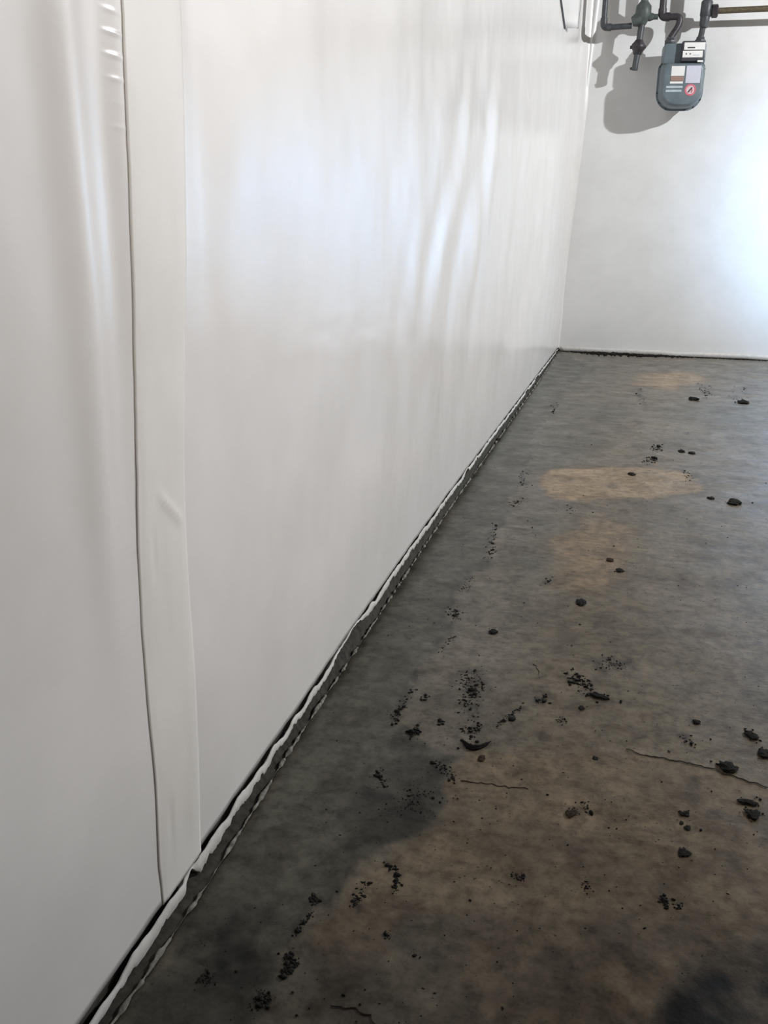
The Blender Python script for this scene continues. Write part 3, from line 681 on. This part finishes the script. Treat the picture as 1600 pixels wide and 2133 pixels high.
# ---------------------------------------------------------------- gas meter
PY = DEPTH-0.12
meter = empty('gas_meter', (0.515, PY, 1.216), 'grey gas meter with white labels hanging from dark pipes on the far wall', 'gas meter')
meter.rotation_euler = (0, 0, math.radians(7))
def outline(w, h, rt, rb, n=9):
    """half-width w, height h, corner radii top/bottom -> closed (x, z) loop, z from 0"""
    out = []
    for cx, cz, r, a0 in ((w-rb, rb, rb, -90), (w-rt, h-rt, rt, 0), (-w+rt, h-rt, rt, 90), (-w+rb, rb, rb, 180)):
        for k in range(n):
            an = math.radians(a0+90*k/(n-1)); out.append((cx+r*math.cos(an), cz+r*math.sin(an)))
    return out
def loft(layers, cz):
    bm = bmesh.new(); rings = []
    for y, s, ol in layers: rings.append([bm.verts.new((x*s, y, cz+(z-cz)*s)) for x, z in ol])
    for p, q in zip(rings, rings[1:]):
        for k in range(len(p)): bm.faces.new((p[k], p[(k+1) % len(p)], q[(k+1) % len(p)], q[k]))
    bm.faces.new(rings[0]); bm.faces.new(rings[-1][::-1]); return bm
ol = outline(0.104, 0.205, 0.028, 0.074)
bm = loft([(0.066, 0.80, ol), (0.062, 0.88, ol), (0.045, 0.95, ol), (0.008, 1.0, ol), (0.007, 1.065, ol), (-0.005, 1.065, ol), (-0.006, 1.0, ol),
           (-0.046, 0.965, ol), (-0.066, 0.92, ol), (-0.074, 0.86, ol), (-0.0755, 0.80, ol)], 0.105)
body = bm_obj('meter_body', bm, M['meter'], meter)
for k in range(12):                                     # flange bolts
    x, z = ol[k*3]; bm = bmesh.new()
    add_rev(bm, (x*1.035, -0.010, 0.105+(z-0.105)*1.035), (x*1.035, -0.002, 0.105+(z-0.105)*1.035), [(0, 0.0035), (1, 0.0035)], 8)
    bm_obj('flange_bolt', bm, M['meter_dark'], body)
bm = bmesh.new(); add_box(bm, (-0.096, -0.052, 0.195), (0.100, 0.052, 0.288), 0.014); head = bm_obj('meter_head', bm, M['meter'], meter)
bm = bmesh.new(); add_box(bm, (-0.018, -0.078, 0.203), (0.090, -0.045, 0.292), 0.006); ib = bm_obj('index_box', bm, M['meter_dark'], meter)
def plate(name, x0, x1, z0, z1, y, mat, parent, th=0.0016, lab=None):
    bm = bmesh.new(); add_box(bm, (x0, y-th, z0), (x1, y, z1), min(0.0008, th*0.4)); o = bm_obj(name, bm, mat, parent, False)
    if lab: o['label'] = lab
    return o
YI = -0.078
p1 = plate('index_plate', -0.010, 0.086, 0.252, 0.284, YI, M['paper'], ib, 0.003, 'white upper index window')
p2 = plate('index_plate', -0.014, 0.078, 0.219, 0.248, YI, M['paper'], ib, 0.003, 'white lower index window')
for x0, x1, z0, z1 in ((0.006, 0.040, 0.2585, 0.2645), (0.000, 0.005, 0.231, 0.238), (0.018, 0.023, 0.231, 0.238), (0.034, 0.064, 0.2275, 0.2305)):
    plate('printed_mark', x0, x1, z0, z1, YI-0.003, M['ink'] if x0 < 0.03 else M['grey_print'], ib, 0.0006)
plate('tag', 0.058, 0.084, 0.199, 0.209, -0.0755, M['paper'], meter, 0.002, 'small white tag under the index')
YF = -0.0757
plate('sticker', -0.058, 0.004, 0.140, 0.183, YF, M['paper'], meter, 0.0012, 'white upper half of the left sticker')
plate('sticker', -0.058, 0.003, 0.117, 0.139, YF, M['brown_print'], meter, 0.0012, 'brown printed band of the left sticker')
plate('sticker', -0.060, 0.001, 0.106, 0.1155, YF, M['paper'], meter, 0.0012, 'white lower line of the left sticker')
plate('sticker', 0.012, 0.080, 0.108, 0.184, YF, M['lavender'], meter, 0.0012, 'blank pale lavender sticker')
plate('sticker', -0.076, 0.002, 0.086, 0.096, YF, M['grey_print'], meter, 0.0010, 'upper pale blue-grey bar')
plate('sticker', -0.076, -0.002, 0.069, 0.079, YF, M['grey_print'], meter, 0.0010, 'lower pale blue-grey bar')
bm = bmesh.new(); add_rev(bm, (0.039, YF+0.0002, 0.078), (0.039, YF-0.0010, 0.078), [(0, 0.0265), (1, 0.0265)], 32)
rg = bm_obj('round_sticker', bm, M['red_print'], meter, False); rg['label'] = 'round red warning sticker with dark mark'
bm = bmesh.new(); add_rev(bm, (0.039, YF-0.0008, 0.078), (0.039, YF-0.0014, 0.078), [(0, 0.0185), (1, 0.0185)], 28); bm_obj('sticker_center', bm, M['pink_print'], rg, False)
bm = bmesh.new()
add_tube(bm, [(0.030, YF-0.0018, 0.068), (0.046, YF-0.0018, 0.088)], 0.0030, 8)
bm_obj('printed_mark', bm, M['ink'], rg)
bm = bmesh.new()
add_tube(bm, [(0.045, YF-0.0018, 0.066), (0.049, YF-0.0018, 0.078), (0.040, YF-0.0018, 0.081)], 0.0024, 8, 0.006)
bm_obj('printed_mark', bm, M['red_print'], rg)
for x in (-0.066, 0.074):                               # swivel nuts on the two hubs
    bm = bmesh.new(); add_rev(bm, (x, 0, 0.282), (x, 0, 0.322), [(0, 0.021), (0.15, 0.026), (0.6, 0.026), (0.75, 0.020), (1, 0.018)], 8)
    bm_obj('union_nut', bm, M['pipe'], meter)

# ---------------------------------------------------------------- gas pipes
def pipe_thing(name, loc, label): return empty(name, loc, label, 'pipe')
def sub(name, bm, mat, parent): return child(bm_obj(name, bm, mat), parent)
CT = HEIGHT
# meter position of the left nut, in world space
ca, sa = math.cos(math.radians(7)), math.sin(math.radians(7))
nutL = (0.515-0.066*ca, PY-0.066*sa, 1.216+0.320); nutR = (0.515+0.074*ca, PY+0.074*sa, 1.216+0.320)
t = pipe_thing('gas_pipe', (0.403, PY, 1.53), 'dark inlet pipe dropping from above and swinging right into the left side of the meter')
bm = bmesh.new(); add_tube(bm, [(0.400, PY, CT), (0.400, PY, 1.655)], 0.0165); sub('pipe', bm, M['pipe_black'], t)
bm = bmesh.new(); add_tube(bm, [(0.400, PY, 1.665), (0.400, PY, 1.630), (0.437, PY, 1.628)], 0.0195, 16, 0.022); sub('elbow', bm, M['pipe_black'], t)
bm = bmesh.new(); add_tube(bm, [(0.430, PY, 1.628), (0.485, PY, 1.628), (0.483, PY, 1.590), nutL], 0.0155, 16, 0.026); sub('swivel_bend', bm, M['pipe_black'], t)
t = pipe_thing('gas_pipe', (0.600, PY, 1.53), 'outlet pipe rising from the right of the meter with a brown branch along the wall')
bm = bmesh.new(); add_tube(bm, [nutR, (0.597, PY, 1.60)], 0.0135); sub('pipe', bm, M['pipe'], t)
bm = bmesh.new(); add_rev(bm, (0.597, PY, 1.575), (0.599, PY, 1.628), [(0, 0.017), (0.2, 0.021), (1, 0.023)], 16); sub('reducer', bm, M['pipe'], t)
bm = bmesh.new(); add_rev(bm, (0.600, PY, 1.622), (0.602, PY, 1.690), [(0, 0.024), (0.1, 0.027), (0.9, 0.027), (1, 0.024)], 18); add_rev(bm, (0.60, PY, 1.645), (0.632, PY, 1.645), [(0, 0.022), (1, 0.024)], 16); sub('tee', bm, M['pipe'], t)
bm = bmesh.new(); add_tube(bm, [(0.602, PY, 1.68), (0.605, PY, CT)], 0.019); sub('pipe', bm, M['pipe'], t)
bm = bmesh.new(); add_rev(bm, (0.624, PY, 1.645), (0.656, PY, 1.645), [(0, 0.022), (0.15, 0.030), (0.85, 0.030), (1, 0.022)], 8); sub('coupling', bm, M['pipe_black'], t)
bm = bmesh.new(); add_tube(bm, [(0.650, PY, 1.645), (ROOM_X, PY, 1.655)], 0.0135); sub('branch_pipe', bm, M['pipe_brown'], t)
t = pipe_thing('gas_pipe', (0.303, PY, 1.40), 'upright riser with a bulky green-grey regulator and a capped stub end left of the meter')
bm = bmesh.new(); add_tube(bm, [(0.314, PY, CT), (0.312, PY, 1.68)], 0.0175); sub('pipe', bm, M['pipe_green'], t)
bm = bmesh.new(); add_rev(bm, (0.312, PY, 1.700), (0.309, PY, 1.598), [(0, 0.019), (0.2, 0.036), (0.6, 0.038), (0.85, 0.026), (1, 0.018)], 16)
reg = sub('regulator', bm, M['pipe_green'], t)
bm = bmesh.new(); add_rev(bm, (0.262, PY-0.004, 1.612), (0.310, PY-0.004, 1.628), [(0, 0.021), (0.45, 0.031), (1, 0.024)], 14); sub('side_union', bm, M['pipe_green'], t)
bm = bmesh.new(); add_rev(bm, (0.335, PY, 1.632), (0.362, PY, 1.632), [(0, 0.018), (0.3, 0.020), (1, 0.014)], 8); add_tube(bm, [(0.35, PY, 1.632), (0.3825, PY, 1.631)], 0.0125); sub('connecting_nipple', bm, M['pipe_green'], t)
bm = bmesh.new(); add_tube(bm, [(0.309, PY, 1.605), (0.303, PY, 1.520)], 0.0155); sub('pipe', bm, M['pipe'], t)
bm = bmesh.new(); add_rev(bm, (0.304, PY, 1.532), (0.299, PY, 1.468), [(0, 0.018), (0.15, 0.024), (0.35, 0.034), (0.55, 0.034), (0.8, 0.023), (1, 0.020)], 10); cap = sub('plug_valve', bm, M['pipe_black'], t)
bm = bmesh.new(); add_box(bm, (0.262, PY-0.007, 1.494), (0.338, PY+0.007, 1.508), 0.003); sub('valve_lug', bm, M['pipe_black'], t)
bm = bmesh.new(); add_rev(bm, (0.2995, PY, 1.472), (0.292, PY, 1.398), [(0, 0.0155), (0.8, 0.014), (0.82, 0.016), (1, 0.015)], 14); sub('stub_end', bm, M['pipe'], t)
bm = bmesh.new(); add_tube(bm, [(0.288, PY, 1.408), (0.270, PY, 1.405)], 0.006, 10); sub('drain_plug', bm, M['pipe'], t)
t = pipe_thing('gas_pipe', (0.127, PY, 1.59), 'leftmost dark pipe coming down near the room corner and turning right into the riser')
bm = bmesh.new(); add_tube(bm, [(0.126, PY, CT), (0.127, PY, 1.61)], 0.0135); sub('pipe', bm, M['pipe'], t)
bm = bmesh.new(); add_tube(bm, [(0.127, PY, 1.635), (0.128, PY, 1.594), (0.165, PY, 1.593)], 0.017, 16, 0.026); sub('elbow', bm, M['pipe'], t)
bm = bmesh.new(); add_tube(bm, [(0.155, PY, 1.593), (0.262, PY, 1.596)], 0.0135); sub('pipe', bm, M['pipe'], t)
